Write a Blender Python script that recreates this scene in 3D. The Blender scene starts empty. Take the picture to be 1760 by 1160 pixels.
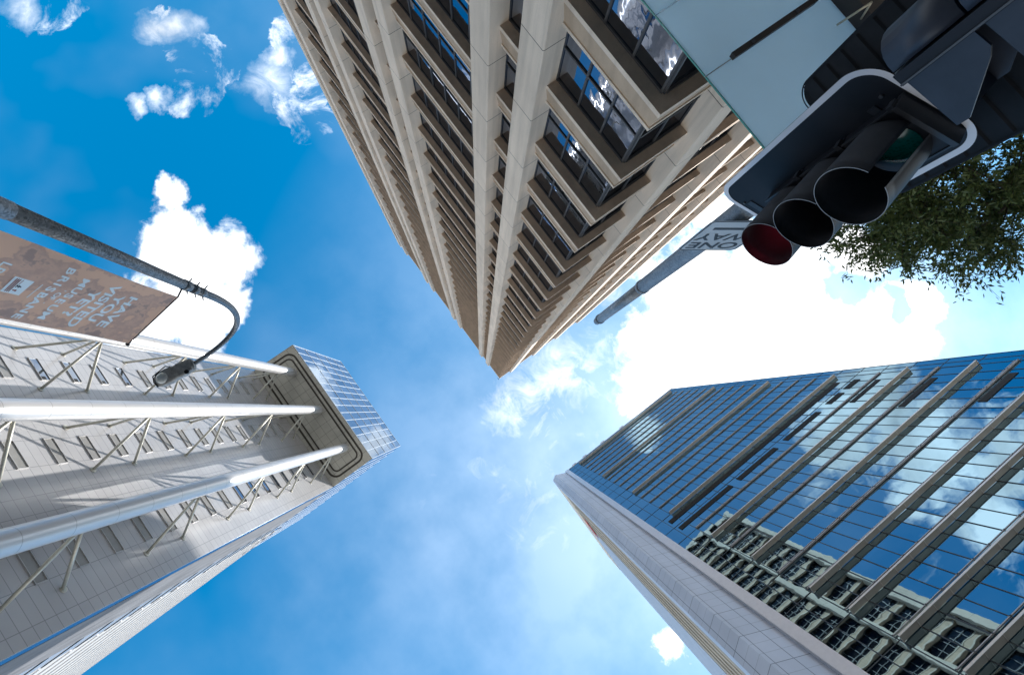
import bpy, math, random
from mathutils import Vector, Matrix
random.seed(7)
S = bpy.context.scene
COL = S.collection
R = math.radians
# ---------------------------------------------------------------- camera (origin = camera, ground is 1.6 m below)
GZ = -1.6
F = 850.0
def _norm(v): return Vector(v).normalized()
_zen = _norm((826.0-880.0, 580.0-704.0, F))                 # the zenith in camera (right, up, forward)
_x = Vector((1,0,0)) - _zen*_zen.x; _x.normalize()
_y = _zen.cross(_x)
_A = R(-53.4)
AX = math.cos(_A)*_x + math.sin(_A)*_y                        # world X in camera terms
AY = math.cos(_A-math.pi/2)*_x + math.sin(_A-math.pi/2)*_y    # world Y
cam_d = bpy.data.cameras.new('camera')
cam = bpy.data.objects.new('camera', cam_d); COL.objects.link(cam)
right = Vector((AX[0], AY[0], _zen[0])); up = Vector((AX[1], AY[1], _zen[1])); fwd = Vector((AX[2], AY[2], _zen[2]))
m = Matrix((right, up, -fwd)).transposed().to_4x4()
cam.matrix_world = m
cam_d.sensor_width = 36.0; cam_d.lens = F/1760.0*36.0
cam_d.clip_start = 0.05; cam_d.clip_end = 5000
S.camera = cam
# ---------------------------------------------------------------- light
SUN = Vector((1, -1, 2.2)).normalized()
sd = bpy.data.lights.new('sun', 'SUN'); sd.energy = 5.0; sd.angle = R(0.53); sd.color = (1.0, 0.95, 0.88)
so = bpy.data.objects.new('sun', sd); COL.objects.link(so)
so.rotation_euler = (-SUN).to_track_quat('-Z', 'Y').to_euler(); so.location = (30, -30, 160)
W = bpy.data.worlds.new('World'); S.world = W; W.use_nodes = True
S.view_settings.view_transform = 'Standard'; S.view_settings.look = 'None'
S.view_settings.gamma = 1.0; S.view_settings.exposure = 0.85
S.cycles.caustics_reflective = False; S.cycles.caustics_refractive = False
S.cycles.use_denoising = True
S.cycles.max_bounces = 8; S.cycles.glossy_bounces = 5; S.cycles.sample_clamp_indirect = 5
BLOBS = [(-0.562,0.304,0.093,1),(-0.628,0.303,0.072,1),(-0.547,0.241,0.068,1),(-0.733,0.26,0.031,1),(-0.677,0.277,0.045,1),(-0.462,0.267,0.048,1),(-0.525,0.404,0.096,1),(-0.458,0.342,0.057,1),(-1.053,0.067,0.044,0.4),(-1.038,0.027,0.039,0.35),(-0.961,0.043,0.046,0.6),(-0.888,0.055,0.043,0.52),(-0.912,0.097,0.043,0.52),(-1.048,0.049,0.039,0.55),(-0.928,0.156,0.027,0.5),(-0.937,0.205,0.022,0.4),(-0.768,-0.045,0.038,0.65),(-0.701,-0.059,0.046,0.65),(-0.834,-0.044,0.051,0.3),(-1.255,0.216,0.056,0.7),(-1.257,0.295,0.038,0.3),(-0.894,-0.148,0.045,0.6),(-0.814,-0.122,0.034,0.6),(-0.765,-0.116,0.034,0.6),(-0.866,-0.094,0.031,0.4),(0.18,-0.35,0.139,1),(0.178,-0.513,0.175,1),(0.064,-0.526,0.121,1),(0.291,-0.668,0.178,1),(0.167,-0.692,0.143,1),(0.368,-0.774,0.11,1),(0.414,-0.838,0.098,1),(0.228,-0.867,0.08,1),(0.391,-0.915,0.064,1),(-0.011,-0.656,0.079,0.9),(0.211,-0.292,0.089,1),(0.129,-0.639,0.103,1),(-0.015,-0.46,0.038,0.6),(0.068,-0.361,0.055,0.9),(0.149,-0.849,0.067,0.9),(0.267,-0.787,0.05,-0.9),(0.37,-0.853,0.039,-0.9),(0.587,-0.031,0.039,0.75),(0.059,-0.107,0.117,0.5),(0.001,-0.048,0.07,0.4),(0.055,-0.201,0.119,0.4),(0.173,-0.124,0.127,0.25),(0.132,0.187,0.217,0.1),(-0.064,-0.371,0.075,0.5),(-0.047,-0.437,0.038,0.7),(0.183,0.029,0.223,0.2),(0.381,0.037,0.174,0.1),(-0.486,-0.663,0.137,1),(-0.625,-0.708,0.148,1),(-0.662,-0.602,0.073,0.8),(-0.811,-0.703,0.097,0.8),(-0.814,-0.594,0.071,0.7),(-0.233,-0.244,0.042,0.9),(-0.484,-0.579,0.098,1),(-0.525,-0.459,0.048,0.5),(-0.876,-0.638,0.071,0.6),(-0.574,-0.582,0.073,0.6),(-0.727,-0.824,0.088,1),(-0.079,-0.203,0.038,0.8),(-0.074,-0.261,0.022,0.6)]
def world():
    nt = W.node_tree; N = nt.nodes; L = nt.links; N.clear()
    out = N.new('ShaderNodeOutputWorld'); bg = N.new('ShaderNodeBackground'); bg.inputs[1].default_value = 0.12
    sky = N.new('ShaderNodeTexSky'); sky.sky_type = 'NISHITA'; sky.sun_disc = False
    sky.sun_elevation = math.asin(SUN.z); sky.sun_rotation = math.atan2(SUN.x, SUN.y)
    sky.altitude = 50; sky.air_density = 1.0; sky.dust_density = 0.6; sky.ozone_density = 1.2
    hs = N.new('ShaderNodeHueSaturation'); hs.inputs['Saturation'].default_value = 1.38; hs.inputs['Value'].default_value = 1.02; hs.inputs['Hue'].default_value = 0.495
    gn = N.new('ShaderNodeVectorMath'); gn.operation = 'MULTIPLY'; L.new(sky.outputs[0], gn.inputs[0]); gn.inputs[1].default_value = (0.86, 1.09, 1.09)
    L.new(gn.outputs[0], hs.inputs['Color'])
    tc = N.new('ShaderNodeTexCoord'); sep = N.new('ShaderNodeSeparateXYZ'); L.new(tc.outputs['Generated'], sep.inputs[0])
    def mth(op, a, b=None, c=None, clamp=False):
        n = N.new('ShaderNodeMath'); n.operation = op; n.use_clamp = clamp
        for i, v in enumerate((a, b, c)):
            if v is None: continue
            if isinstance(v, (int, float)): n.inputs[i].default_value = v
            else: L.new(v, n.inputs[i])
        return n.outputs[0]
    zc = mth('MAXIMUM', sep.outputs[2], 0.12)
    cmb = N.new('ShaderNodeCombineXYZ')                       # the cloud layer seen as a flat sheet overhead
    L.new(mth('DIVIDE', sep.outputs[0], zc), cmb.inputs[0]); L.new(mth('DIVIDE', sep.outputs[1], zc), cmb.inputs[1])
    def noise(scale, detail, rough, off, dist=0.0):
        vm = N.new('ShaderNodeVectorMath'); vm.operation = 'ADD'; L.new(cmb.outputs[0], vm.inputs[0]); vm.inputs[1].default_value = off
        n = N.new('ShaderNodeTexNoise'); n.inputs['Scale'].default_value = scale; n.inputs['Detail'].default_value = detail
        n.inputs['Roughness'].default_value = rough; n.inputs['Distortion'].default_value = dist
        L.new(vm.outputs[0], n.inputs['Vector']); return n
    warp = noise(7.0, 6, 0.6, (3.1, 1.7, 0)); wv = N.new('ShaderNodeVectorMath'); wv.operation = 'MULTIPLY_ADD'
    L.new(warp.outputs['Color'], wv.inputs[0]); wv.inputs[1].default_value = (0.16, 0.16, 0); 
    sb = N.new('ShaderNodeVectorMath'); sb.operation = 'SUBTRACT'; L.new(cmb.outputs[0], sb.inputs[0]); sb.inputs[1].default_value = (0.08, 0.08, 0)
    L.new(sb.outputs[0], wv.inputs[2])
    pos = None; neg = None; soft = None
    for (cu, cv, r, w) in BLOBS:
        d = N.new('ShaderNodeVectorMath'); d.operation = 'DISTANCE'; L.new(wv.outputs[0], d.inputs[0]); d.inputs[1].default_value = (cu, cv, 0)
        v = mth('MULTIPLY_ADD', d.outputs['Value'], -1.0/(r*1.25), 1.0)
        if w < 0:
            v = mth('MULTIPLY', v, -w*0.85, clamp=True); neg = v if neg is None else mth('MAXIMUM', neg, v)
        elif w <= 0.5:
            v = mth('MULTIPLY', v, w*2.4, clamp=True); soft = v if soft is None else mth('MAXIMUM', soft, v)
        else:
            v = mth('MINIMUM', mth('MULTIPLY', v, 1.6), w*0.22) if w < 0.75 else (mth('MULTIPLY', v, w) if w < 1 else v)
            pos = v if pos is None else mth('MAXIMUM', pos, v)
    f = mth('SUBTRACT', pos, neg)
    nz = noise(9.0, 11, 0.68, (0, 0, 0.4), 0.5)
    f2 = mth('MULTIPLY_ADD', mth('SUBTRACT', nz.outputs[0], 0.5), 1.45, f)
    mr = N.new('ShaderNodeMapRange'); mr.interpolation_type = 'SMOOTHSTEP'; L.new(f2, mr.inputs[0])
    mr.inputs[1].default_value = 0.06; mr.inputs[2].default_value = 0.62
    big = noise(1.6, 4, 0.5, (5.0, 2.0, 0))                    # thin high veil
    vm_ = N.new('ShaderNodeMapRange'); L.new(big.outputs[0], vm_.inputs[0]); vm_.inputs[1].default_value = 0.42; vm_.inputs[2].default_value = 0.8
    vm_.inputs[3].default_value = 0.0; vm_.inputs[4].default_value = 0.10
    # haze of thin cloud grows towards the sun
    ds = N.new('ShaderNodeVectorMath'); ds.operation = 'DISTANCE'; L.new(cmb.outputs[0], ds.inputs[0]); ds.inputs[1].default_value = (0.30, -0.45, 0)
    sh = N.new('ShaderNodeMapRange'); L.new(ds.outputs['Value'], sh.inputs[0]); sh.inputs[1].default_value = 1.05; sh.inputs[2].default_value = 0.15
    sh.inputs[3].default_value = 0.0; sh.inputs[4].default_value = 0.20
    wn = noise(4.5, 6, 0.55, (2, 7, 0), 0.2); wr = N.new('ShaderNodeMapRange'); L.new(wn.outputs[0], wr.inputs[0]); wr.inputs[1].default_value = 0.35; wr.inputs[2].default_value = 0.68
    w2 = noise(16.0, 8, 0.66, (6, 1, 0), 0.8); wr2 = N.new('ShaderNodeMapRange'); L.new(w2.outputs[0], wr2.inputs[0]); wr2.inputs[1].default_value = 0.36; wr2.inputs[2].default_value = 0.66
    soft = mth('MULTIPLY', soft, mth('MULTIPLY_ADD', wr2.outputs[0], 0.55, mth('MULTIPLY', wr.outputs[0], 0.5)))
    dens = mth('MAXIMUM', mth('MAXIMUM', mr.outputs[0], soft), mth('ADD', vm_.outputs[0], sh.outputs[0], clamp=True))
    shade = noise(5.0, 5, 0.55, (9, 4, 0)); cr = N.new('ShaderNodeMapRange'); L.new(shade.outputs[0], cr.inputs[0])
    cr.inputs[1].default_value = 0.35; cr.inputs[2].default_value = 0.6; cr.inputs[3].default_value = 6.0; cr.inputs[4].default_value = 11.0
    cc = N.new('ShaderNodeVectorMath'); cc.operation = 'SCALE'; cc.inputs[0].default_value = (0.97, 0.985, 1.0); L.new(cr.outputs[0], cc.inputs['Scale'])
    hz = N.new('ShaderNodeMapRange'); hz.interpolation_type = 'SMOOTHSTEP'; L.new(sep.outputs[2], hz.inputs[0])   # unseen bright cloud bank added below view to brighten the stone tower
    hz.inputs[1].default_value = 0.5; hz.inputs[2].default_value = 0.18; hz.inputs[3].default_value = 0.0; hz.inputs[4].default_value = 0.85
    dens = mth('MAXIMUM', dens, hz.outputs[0])
    mx = N.new('ShaderNodeMix'); mx.data_type = 'RGBA'; mx.clamp_factor = True
    L.new(dens, mx.inputs['Factor']); L.new(hs.outputs[0], mx.inputs[6]); L.new(cc.outputs[0], mx.inputs[7])
    L.new(mx.outputs[2], bg.inputs[0]); L.new(bg.outputs[0], out.inputs[0])
world()
# ---------------------------------------------------------------- helpers
def origin(p):
    o = Vector((0,0,0))
    while p is not None: o += p.location; p = p.parent
    return o
class MB:
    def __init__(s): s.v = []; s.f = []; s.mi = []; s.sm = []; s.m = 0; s.smooth = False
    def face(s, pts):
        b = len(s.v); s.v += [tuple(p) for p in pts]; s.f.append(tuple(range(b, b+len(pts)))); s.mi.append(s.m); s.sm.append(s.smooth)
    def fidx(s, idx): s.f.append(tuple(idx)); s.mi.append(s.m); s.sm.append(s.smooth)
    def box(s, x0, x1, y0, y1, z0, z1):
        if x0 > x1: x0, x1 = x1, x0
        if y0 > y1: y0, y1 = y1, y0
        b = len(s.v)
        s.v += [(x0,y0,z0),(x1,y0,z0),(x1,y1,z0),(x0,y1,z0),(x0,y0,z1),(x1,y0,z1),(x1,y1,z1),(x0,y1,z1)]
        for q in ((3,2,1,0),(4,5,6,7),(0,1,5,4),(1,2,6,5),(2,3,7,6),(3,0,4,7)): s.fidx([b+i for i in q])
    def prism(s, poly, a0, a1, fn=None):
        """poly in (p,q), swept from a0 to a1; fn(p,q,a)->xyz (default p,q = x,y and a = z)"""
        fn = fn or (lambda p, q, a: (p, q, a))
        b = len(s.v); n = len(poly)
        s.v += [fn(p, q, a0) for p, q in poly] + [fn(p, q, a1) for p, q in poly]
        for i in range(n): s.fidx((b+i, b+(i+1) % n, b+n+(i+1) % n, b+n+i))
        sm = s.smooth; s.smooth = False
        s.fidx([b+i for i in range(n)][::-1]); s.fidx([b+n+i for i in range(n)]); s.smooth = sm
    def tube(s, pts, rad, n=16, cap=True):
        pts = [Vector(p) for p in pts]; rads = rad if isinstance(rad, (list, tuple)) else [rad]*len(pts)
        b = len(s.v); ref = None
        for i, p in enumerate(pts):
            t = (pts[min(i+1, len(pts)-1)] - pts[max(i-1, 0)]).normalized()
            if ref is None: ref = t.orthogonal().normalized()
            ref = (ref - t*ref.dot(t)).normalized(); bi = t.cross(ref)
            for k in range(n):
                a = 2*math.pi*k/n; s.v.append(tuple(p + (ref*math.cos(a) + bi*math.sin(a))*rads[i]))
        sm = s.smooth; s.smooth = True
        for i in range(len(pts)-1):
            for k in range(n): s.fidx((b+i*n+k, b+i*n+(k+1) % n, b+(i+1)*n+(k+1) % n, b+(i+1)*n+k))
        s.smooth = False
        if cap:
            s.fidx([b+k for k in range(n)][::-1]); e = b+(len(pts)-1)*n; s.fidx([e+k for k in range(n)])
        s.smooth = sm
    def obox(s, c, ax, ay, az, hx, hy, hz):
        """box centred c with axes"""
        c = Vector(c); b = len(s.v)
        for sz in (-1, 1):
            for sx, sy in ((-1,-1),(1,-1),(1,1),(-1,1)):
                s.v.append(tuple(c + ax*sx*hx + ay*sy*hy + az*sz*hz))
        for q in ((3,2,1,0),(4,5,6,7),(0,1,5,4),(1,2,6,5),(2,3,7,6),(3,0,4,7)): s.fidx([b+i for i in q])
    def build(s, name, mats, parent=None, fix=False):
        me = bpy.data.meshes.new(name); o0 = origin(parent)
        me.from_pydata([(v[0]-o0.x, v[1]-o0.y, v[2]-o0.z) for v in s.v], [], s.f)
        for mt in (mats if isinstance(mats, (list, tuple)) else [mats]): me.materials.append(mt)
        me.polygons.foreach_set('material_index', s.mi); me.polygons.foreach_set('use_smooth', s.sm)
        me.update()
        if fix:
            import bmesh
            bm = bmesh.new(); bm.from_mesh(me); bmesh.ops.recalc_face_normals(bm, faces=bm.faces); bm.to_mesh(me); bm.free()
        o = bpy.data.objects.new(name, me); COL.objects.link(o)
        if parent is not None: o.parent = parent
        return o
def thing(name, label, cat, loc, group=None):
    o = bpy.data.objects.new(name, None); o.empty_display_size = 0.2; COL.objects.link(o); o.location = loc
    o['label'] = label; o['category'] = cat
    if group: o['group'] = group
    return o
def tag(o, label, cat, group=None):
    o['label'] = label; o['category'] = cat
    if group: o['group'] = group
    return o
def struct(o): o['kind'] = 'structure'; return o
# ---------------------------------------------------------------- materials
class NT:
    def __init__(s, name):
        s.mat = bpy.data.materials.new(name); s.mat.use_nodes = True; s.t = s.mat.node_tree; s.N = s.t.nodes; s.L = s.t.links
        s.b = s.N['Principled BSDF']; s.geo = None
    def pos(s):
        if s.geo is None:
            g = s.N.new('ShaderNodeNewGeometry'); s.geo = g; s.sep = s.N.new('ShaderNodeSeparateXYZ'); s.L.new(g.outputs['Position'], s.sep.inputs[0])
        return s.geo.outputs['Position']
    def m(s, op, a, b=None, c=None, clamp=False):
        n = s.N.new('ShaderNodeMath'); n.operation = op; n.use_clamp = clamp
        for i, v in enumerate((a, b, c)):
            if v is None: continue
            if isinstance(v, (int, float)): n.inputs[i].default_value = v
            else: s.L.new(v, n.inputs[i])
        return n.outputs[0]
    def cell(s, ax, per, off): s.pos(); return s.m('DIVIDE', s.m('SUBTRACT', s.sep.outputs[ax], off), per)
    def line(s, ax, per, off, w):
        c = s.cell(ax, per, off - w/2); return s.m('LESS_THAN', s.m('FRACT', c), w/per)
    def noise(s, scale, detail=4, rough=0.55, stretch=(1,1,1)):
        mp = s.N.new('ShaderNodeMapping'); mp.inputs['Scale'].default_value = stretch; s.L.new(s.pos(), mp.inputs[0])
        n = s.N.new('ShaderNodeTexNoise'); n.inputs['Scale'].default_value = scale; n.inputs['Detail'].default_value = detail; n.inputs['Roughness'].default_value = rough
        s.L.new(mp.outputs[0], n.inputs['Vector']); return n.outputs[0]
    def rng(s, v, a, b, lo, hi):
        n = s.N.new('ShaderNodeMapRange'); s.L.new(v, n.inputs[0])
        for i, x in enumerate((a, b, lo, hi)): n.inputs[i+1].default_value = x
        return n.outputs[0]
    def mix(s, f, a, b):
        n = s.N.new('ShaderNodeMix'); n.data_type = 'RGBA'; n.clamp_factor = True
        if isinstance(f, (int, float)): n.inputs[0].default_value = f
        else: s.L.new(f, n.inputs[0])
        for i, v in ((6, a), (7, b)):
            if isinstance(v, tuple): n.inputs[i].default_value = (*v, 1)
            else: s.L.new(v, n.inputs[i])
        return n.outputs[2]
    def white(s, cells):
        c = s.N.new('ShaderNodeCombineXYZ')
        for i, v in enumerate(cells): s.L.new(s.m('FLOOR', v), c.inputs[i])
        w = s.N.new('ShaderNodeTexWhiteNoise'); w.noise_dimensions = '3D'; s.L.new(c.outputs[0], w.inputs[0]); return w.outputs[0]
    def scale(s, col, f):
        n = s.N.new('ShaderNodeVectorMath'); n.operation = 'SCALE'
        if isinstance(col, tuple): n.inputs[0].default_value = col
        else: s.L.new(col, n.inputs[0])
        s.L.new(f, n.inputs['Scale']); return n.outputs[0]
    def bump(s, h, strength=0.2, dist=0.02):
        n = s.N.new('ShaderNodeBump'); n.inputs['Strength'].default_value = strength; n.inputs['Distance'].default_value = dist
        s.L.new(h, n.inputs['Height']); s.L.new(n.outputs[0], s.b.inputs['Normal']); return n.outputs[0]
    def set(s, base=None, rough=None, metal=None, spec=None):
        for k, v in (('Base Color', base), ('Roughness', rough), ('Metallic', metal), ('Specular IOR Level', spec)):
            if v is None: continue
            if isinstance(v, tuple): s.b.inputs[k].default_value = (*v, 1)
            elif isinstance(v, (int, float)): s.b.inputs[k].default_value = v
            else: s.L.new(v, s.b.inputs[k])
        return s.mat
def plain(name, col, rough=0.5, metal=0.0, var=0.12, sc=3.0, spec=0.5, bump=0.0, stretch=(1,1,1)):
    n = NT(name); nz = n.noise(sc, 5, 0.6, stretch)
    c = n.scale(col, n.rng(nz, 0.3, 0.7, 1-var, 1+var))
    if bump: n.bump(n.noise(sc*6, 4), bump, 0.01)
    return n.set(c, rough, metal, spec)
def concrete(name, col, joints=(), var=0.10, grain=0.06):
    n = NT(name); c = col
    big = n.noise(0.9, 5, 0.6, (1, 1, 0.35)); fine = n.noise(38, 3, 0.7)
    k = n.m('MULTIPLY', n.rng(big, 0.3, 0.7, 1-var, 1+var*0.7), n.rng(fine, 0.3, 0.7, 1-grain, 1+grain))
    if joints:
        w = n.white([n.cell(0, 1.9, 0.1), n.cell(1, 1.9, 0.1), n.cell(2, 3.6, 13.15)])
        k = n.m('MULTIPLY', k, n.rng(w, 0, 1, 0.95, 1.05))
    st = n.noise(2.2, 5, 0.65, (1, 1, 0.05)); k = n.m('MULTIPLY', k, n.rng(st, 0.45, 0.75, 1.03, 0.80))
    cc = n.scale(c, k)
    for (ax, per, off, wd) in joints: cc = n.mix(n.line(ax, per, off, wd), cc, (0.06, 0.05, 0.045))
    n.bump(fine, 0.12, 0.01)
    return n.set(cc, 0.85, 0, 0.3)
M = {}
M['stone'] = concrete('pale_stone', (0.74, 0.62, 0.505), [(2, 3.6, 13.15, 0.03)])
M['stone_plain'] = concrete('pale_stone_band', (0.72, 0.60, 0.485))
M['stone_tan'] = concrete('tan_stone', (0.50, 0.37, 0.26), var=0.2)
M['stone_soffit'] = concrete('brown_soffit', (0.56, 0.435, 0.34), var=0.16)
M['dark_metal'] = plain('dark_metal', (0.035, 0.036, 0.042), 0.45, 0.3)
M['frame_grey'] = plain('frame_grey', (0.075, 0.075, 0.08), 0.55, 0.2)
M['black'] = plain('black_recess', (0.008, 0.008, 0.009), 0.7)
def glass(name, tint, dark, fac, per, offs, rough=0.015, wav=0.6, wsc=1.2, blinds=None, lit=None):
    n = NT(name); g = n.N.new('ShaderNodeBsdfGlossy'); g.inputs['Roughness'].default_value = rough; g.inputs['Color'].default_value = (*tint, 1)
    d = n.N.new('ShaderNodeBsdfDiffuse')
    cells = [n.cell(i, per[i], offs[i]) for i in range(3)]; w = n.white(cells)
    c = n.scale(dark, n.rng(w, 0, 1, 0.6, 1.4))
    if blinds: c = n.mix(n.m('GREATER_THAN', w, blinds[1]), c, blinds[0])
    n.L.new(c, d.inputs['Color'])
    fr = n.N.new('ShaderNodeFresnel'); fr.inputs['IOR'].default_value = 1.55
    f = n.m('MULTIPLY_ADD', fr.outputs[0], 1.0-fac, fac, clamp=True)
    bp = n.N.new('ShaderNodeBump'); bp.inputs['Strength'].default_value = wav; bp.inputs['Distance'].default_value = 0.01
    n.L.new(n.noise(wsc, 2, 0.4), bp.inputs['Height']); n.L.new(bp.outputs[0], g.inputs['Normal'])
    mx = n.N.new('ShaderNodeMixShader'); n.L.new(f, mx.inputs[0]); n.L.new(d.outputs[0], mx.inputs[1]); n.L.new(g.outputs[0], mx.inputs[2])
    n.L.new(mx.outputs[0], n.N['Material Output'].inputs['Surface']); n.N.remove(n.b); return n.mat
M['glass_dark'] = glass('dark_office_glass', (0.30, 0.34, 0.42), (0.010, 0.011, 0.014), 0.0, (1.26, 1.26, 3.6), (-3.73, -8.1, 0.27), wav=0.9, wsc=1.4)
M['glass_blue'] = glass('blue_curtain_glass', (0.21, 0.33, 0.41), (0.008, 0.06, 0.09), 0.38, (5, 1.45, 4.03), (0, -12.1, 26.4), wav=0.8, wsc=0.45, blinds=((0.05, 0.34, 0.46), 0.72))
M['glass_box'] = glass('silver_blue_glass', (0.50, 0.60, 0.72), (0.10, 0.14, 0.20), 0.40, (1.82, 50, 6.8), (-32.3, 0, 100), wav=0.5, wsc=0.5)
# office tower of the left: grey metal panels with joints
def cladding():
    n = NT('grey_panel_cladding')
    w = n.white([n.cell(0, 2.5, -1.0), n.cell(1, 50, 0), n.cell(2, 0.91, 0.41)])
    nz = n.noise(0.25, 4, 0.5)
    k = n.m('MULTIPLY', n.rng(w, 0, 1, 0.965, 1.035), n.rng(nz, 0.3, 0.7, 0.94, 1.05))
    c = n.scale((0.44, 0.44, 0.455), k)
    ln = n.line(2, 0.91, 0.41, 0.05)
    for off in (-8.5, -11.0, -6.0, -13.5): ln = n.m('MAXIMUM', ln, n.line(0, 9.0, off, 0.05))
    c = n.mix(n.m('MULTIPLY', ln, 0.55), c, (0.13, 0.13, 0.14))
    n.bump(n.noise(0.5, 2), 0.15, 0.05)
    return n.set(c, 0.26, 0.15, 0.6)
M['clad'] = cladding()
def tube_mat():
    n = NT('white_tube_paint'); nz = n.noise(1.5, 5, 0.6, (1, 1, 0.2)); c = n.scale((0.58, 0.585, 0.60), n.rng(nz, 0.3, 0.7, 0.94, 1.04))
    c = n.mix(n.m('MULTIPLY', n.line(2, 3.73, 0.6, 0.05), 0.55), c, (0.2, 0.2, 0.2)); return n.set(c, 0.33, 0.35, 0.5)
M['tube'] = tube_mat()
M['strut'] = plain('strut_paint', (0.50, 0.49, 0.43), 0.4, 0.3)
M['slot'] = plain('grey_slot_panel', (0.26, 0.257, 0.25), 0.4, 0.1, 0.1, 1.0)
M['slot_glass'] = glass('slot_glass', (0.6, 0.7, 0.85), (0.01, 0.015, 0.025), 0.35, (9, 9, 3.73), (0, 0, 0), wav=0.2)
def soffit_mat():
    n = NT('soffit_panels'); c = n.scale((0.44, 0.445, 0.41), n.rng(n.noise(0.6, 5), 0.3, 0.7, 0.9, 1.07))
    ln = n.m('MAXIMUM', n.line(0, 1.82, -32.3, 0.06), n.line(1, 1.45, 22.4, 0.06))
    return n.set(n.mix(n.m('MULTIPLY', ln, 0.7), c, (0.09, 0.09, 0.08)), 0.6, 0, 0.4)
M['soffit_left'] = soffit_mat()
M['groove'] = plain('dark_groove', (0.035, 0.03, 0.025), 0.6)
M['white_line'] = plain('pale_mullion', (0.62, 0.66, 0.70), 0.35, 0.3)
def louvre_wall():
    n = NT('white_striped_wall'); c = n.scale((0.50, 0.495, 0.48), n.rng(n.noise(0.5, 5), 0.3, 0.7, 0.9, 1.05))
    return n.set(n.mix(n.line(2, 3.4, 0.0, 0.5), c, (0.12, 0.12, 0.125)), 0.6, 0, 0.4)
M['louvre_wall'] = louvre_wall()
M['dark_louvre'] = plain('dark_louvres', (0.03, 0.032, 0.038), 0.4, 0.3, 0.5, 1.5)
# right tower
M['fin'] = plain('fin_metal', (0.45, 0.435, 0.40), 0.42, 0.35, 0.06, 1.0)
M['fin_edge'] = plain('fin_edge', (0.62, 0.60, 0.58), 0.35, 0.3, 0.05)
M['fin_thin'] = plain('thin_fin_metal', (0.38, 0.38, 0.40), 0.4, 0.3, 0.06, 1.0)
M['mull'] = plain('dark_mullion', (0.04, 0.05, 0.06), 0.4, 0.3)
def slab_mat():
    n = NT('blue_grey_panels'); w = n.white([n.cell(0, 30, 0), n.cell(1, 1.45, -9.2), n.cell(2, 4.03, 26.4)])
    c = n.scale((0.46, 0.49, 0.565), n.m('MULTIPLY', n.rng(w, 0, 1, 0.96, 1.04), n.rng(n.noise(0.3, 4), 0.3, 0.7, 0.93, 1.05)))
    ln = n.m('MAXIMUM', n.m('MAXIMUM', n.line(2, 4.03, 26.4, 0.07), n.line(1, 1.2, -8.3, 0.05)), n.m('MULTIPLY', n.line(2, 1.343, 26.4, 0.05), 0.5))
    c = n.mix(n.m('MULTIPLY', ln, 0.8), c, (0.10, 0.11, 0.13)); return n.set(c, 0.45, 0.1, 0.4)
M['slab'] = slab_mat()
M['rim'] = plain('pale_metal_rim', (0.60, 0.60, 0.64), 0.35, 0.3, 0.05)
def side_mat():
    n = NT('weathered_side_wall'); st = n.noise(0.6, 6, 0.65, (1, 1, 0.08)); c = n.mix(n.rng(st, 0.35, 0.65, 0, 1), (0.30, 0.26, 0.20), (0.52, 0.47, 0.39))
    ln = n.m('MAXIMUM', n.line(0, 2.4, 26.0, 0.25), n.line(2, 4.03, 26.4, 0.08)); return n.set(n.mix(n.m('MULTIPLY', ln, 0.6), c, (0.12, 0.11, 0.1)), 0.8, 0, 0.3)
M['side'] = side_mat()
M['side_grey'] = plain('smooth_grey_wall', (0.42, 0.47, 0.55), 0.6, 0.1, 0.06, 0.3)
M['cream'] = plain('cream_parapet', (0.62, 0.56, 0.46), 0.7, 0, 0.06, 0.4)
M['red'] = plain('red_panel', (0.62, 0.10, 0.04), 0.5)
# street things
def galv(name, a, b, sc, rough=0.45, stretch=(1,1,0.25)):
    n = NT(name); v = n.N.new('ShaderNodeTexVoronoi'); v.inputs['Scale'].default_value = sc*9; n.L.new(n.pos(), v.inputs['Vector'])
    sp = n.N.new('ShaderNodeSeparateColor'); n.L.new(v.outputs['Color'], sp.inputs[0])
    nz = n.noise(sc, 6, 0.7, stretch); k = n.m('MULTIPLY_ADD', sp.outputs[0], 0.35, n.m('MULTIPLY', nz, 0.75))
    c = n.mix(n.rng(k, 0.32, 0.78, 0, 1), a, b); n.bump(nz, 0.08, 0.01); return n.set(c, rough, 0.35, 0.5)
M['galv'] = galv('galvanised_steel', (0.15, 0.165, 0.185), (0.34, 0.365, 0.39), 9)
M['galv_old'] = galv('weathered_galvanised', (0.10, 0.11, 0.12), (0.42, 0.44, 0.46), 5, 0.5, (1, 1, 0.1))
M['board'] = plain('matt_black_board', (0.012, 0.012, 0.016), 0.5, 0.0, 0.3, 4.0, 0.22)
M['white_edge'] = plain('white_edge_tape', (0.72, 0.71, 0.75), 0.4, 0, 0.04)
M['visor'] = plain('black_visor_plastic', (0.055, 0.054, 0.060), 0.5, 0.0, 0.3, 5.0, 0.2)
M['house'] = plain('signal_housing', (0.030, 0.034, 0.048), 0.42, 0.0, 0.3, 5.0, 0.35)
M['ribbed'] = plain('ribbed_black_plastic', (0.012, 0.012, 0.014), 0.55, 0, 0.4, 8.0, 0.2)
def lens(name, col, glow):
    n = NT(name); v = n.N.new('ShaderNodeTexVoronoi'); v.inputs['Scale'].default_value = 90; n.L.new(n.pos(), v.inputs['Vector'])
    n.L.new(n.scale(col, n.rng(v.outputs['Distance'], 0, 0.6, 0.6, 1.5)), n.b.inputs['Base Color']); n.b.inputs['Roughness'].default_value = 0.15
    n.b.inputs['Emission Color'].default_value = (*col, 1); n.b.inputs['Emission Strength'].default_value = glow; return n.mat
M['lens_red'] = lens('red_lens', (0.60, 0.04, 0.09), 1.2); M['lens_amber'] = lens('amber_lens', (0.10, 0.05, 0.01), 0.0); M['lens_green'] = lens('green_lens', (0.0, 0.055, 0.05), 0.0)
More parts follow.
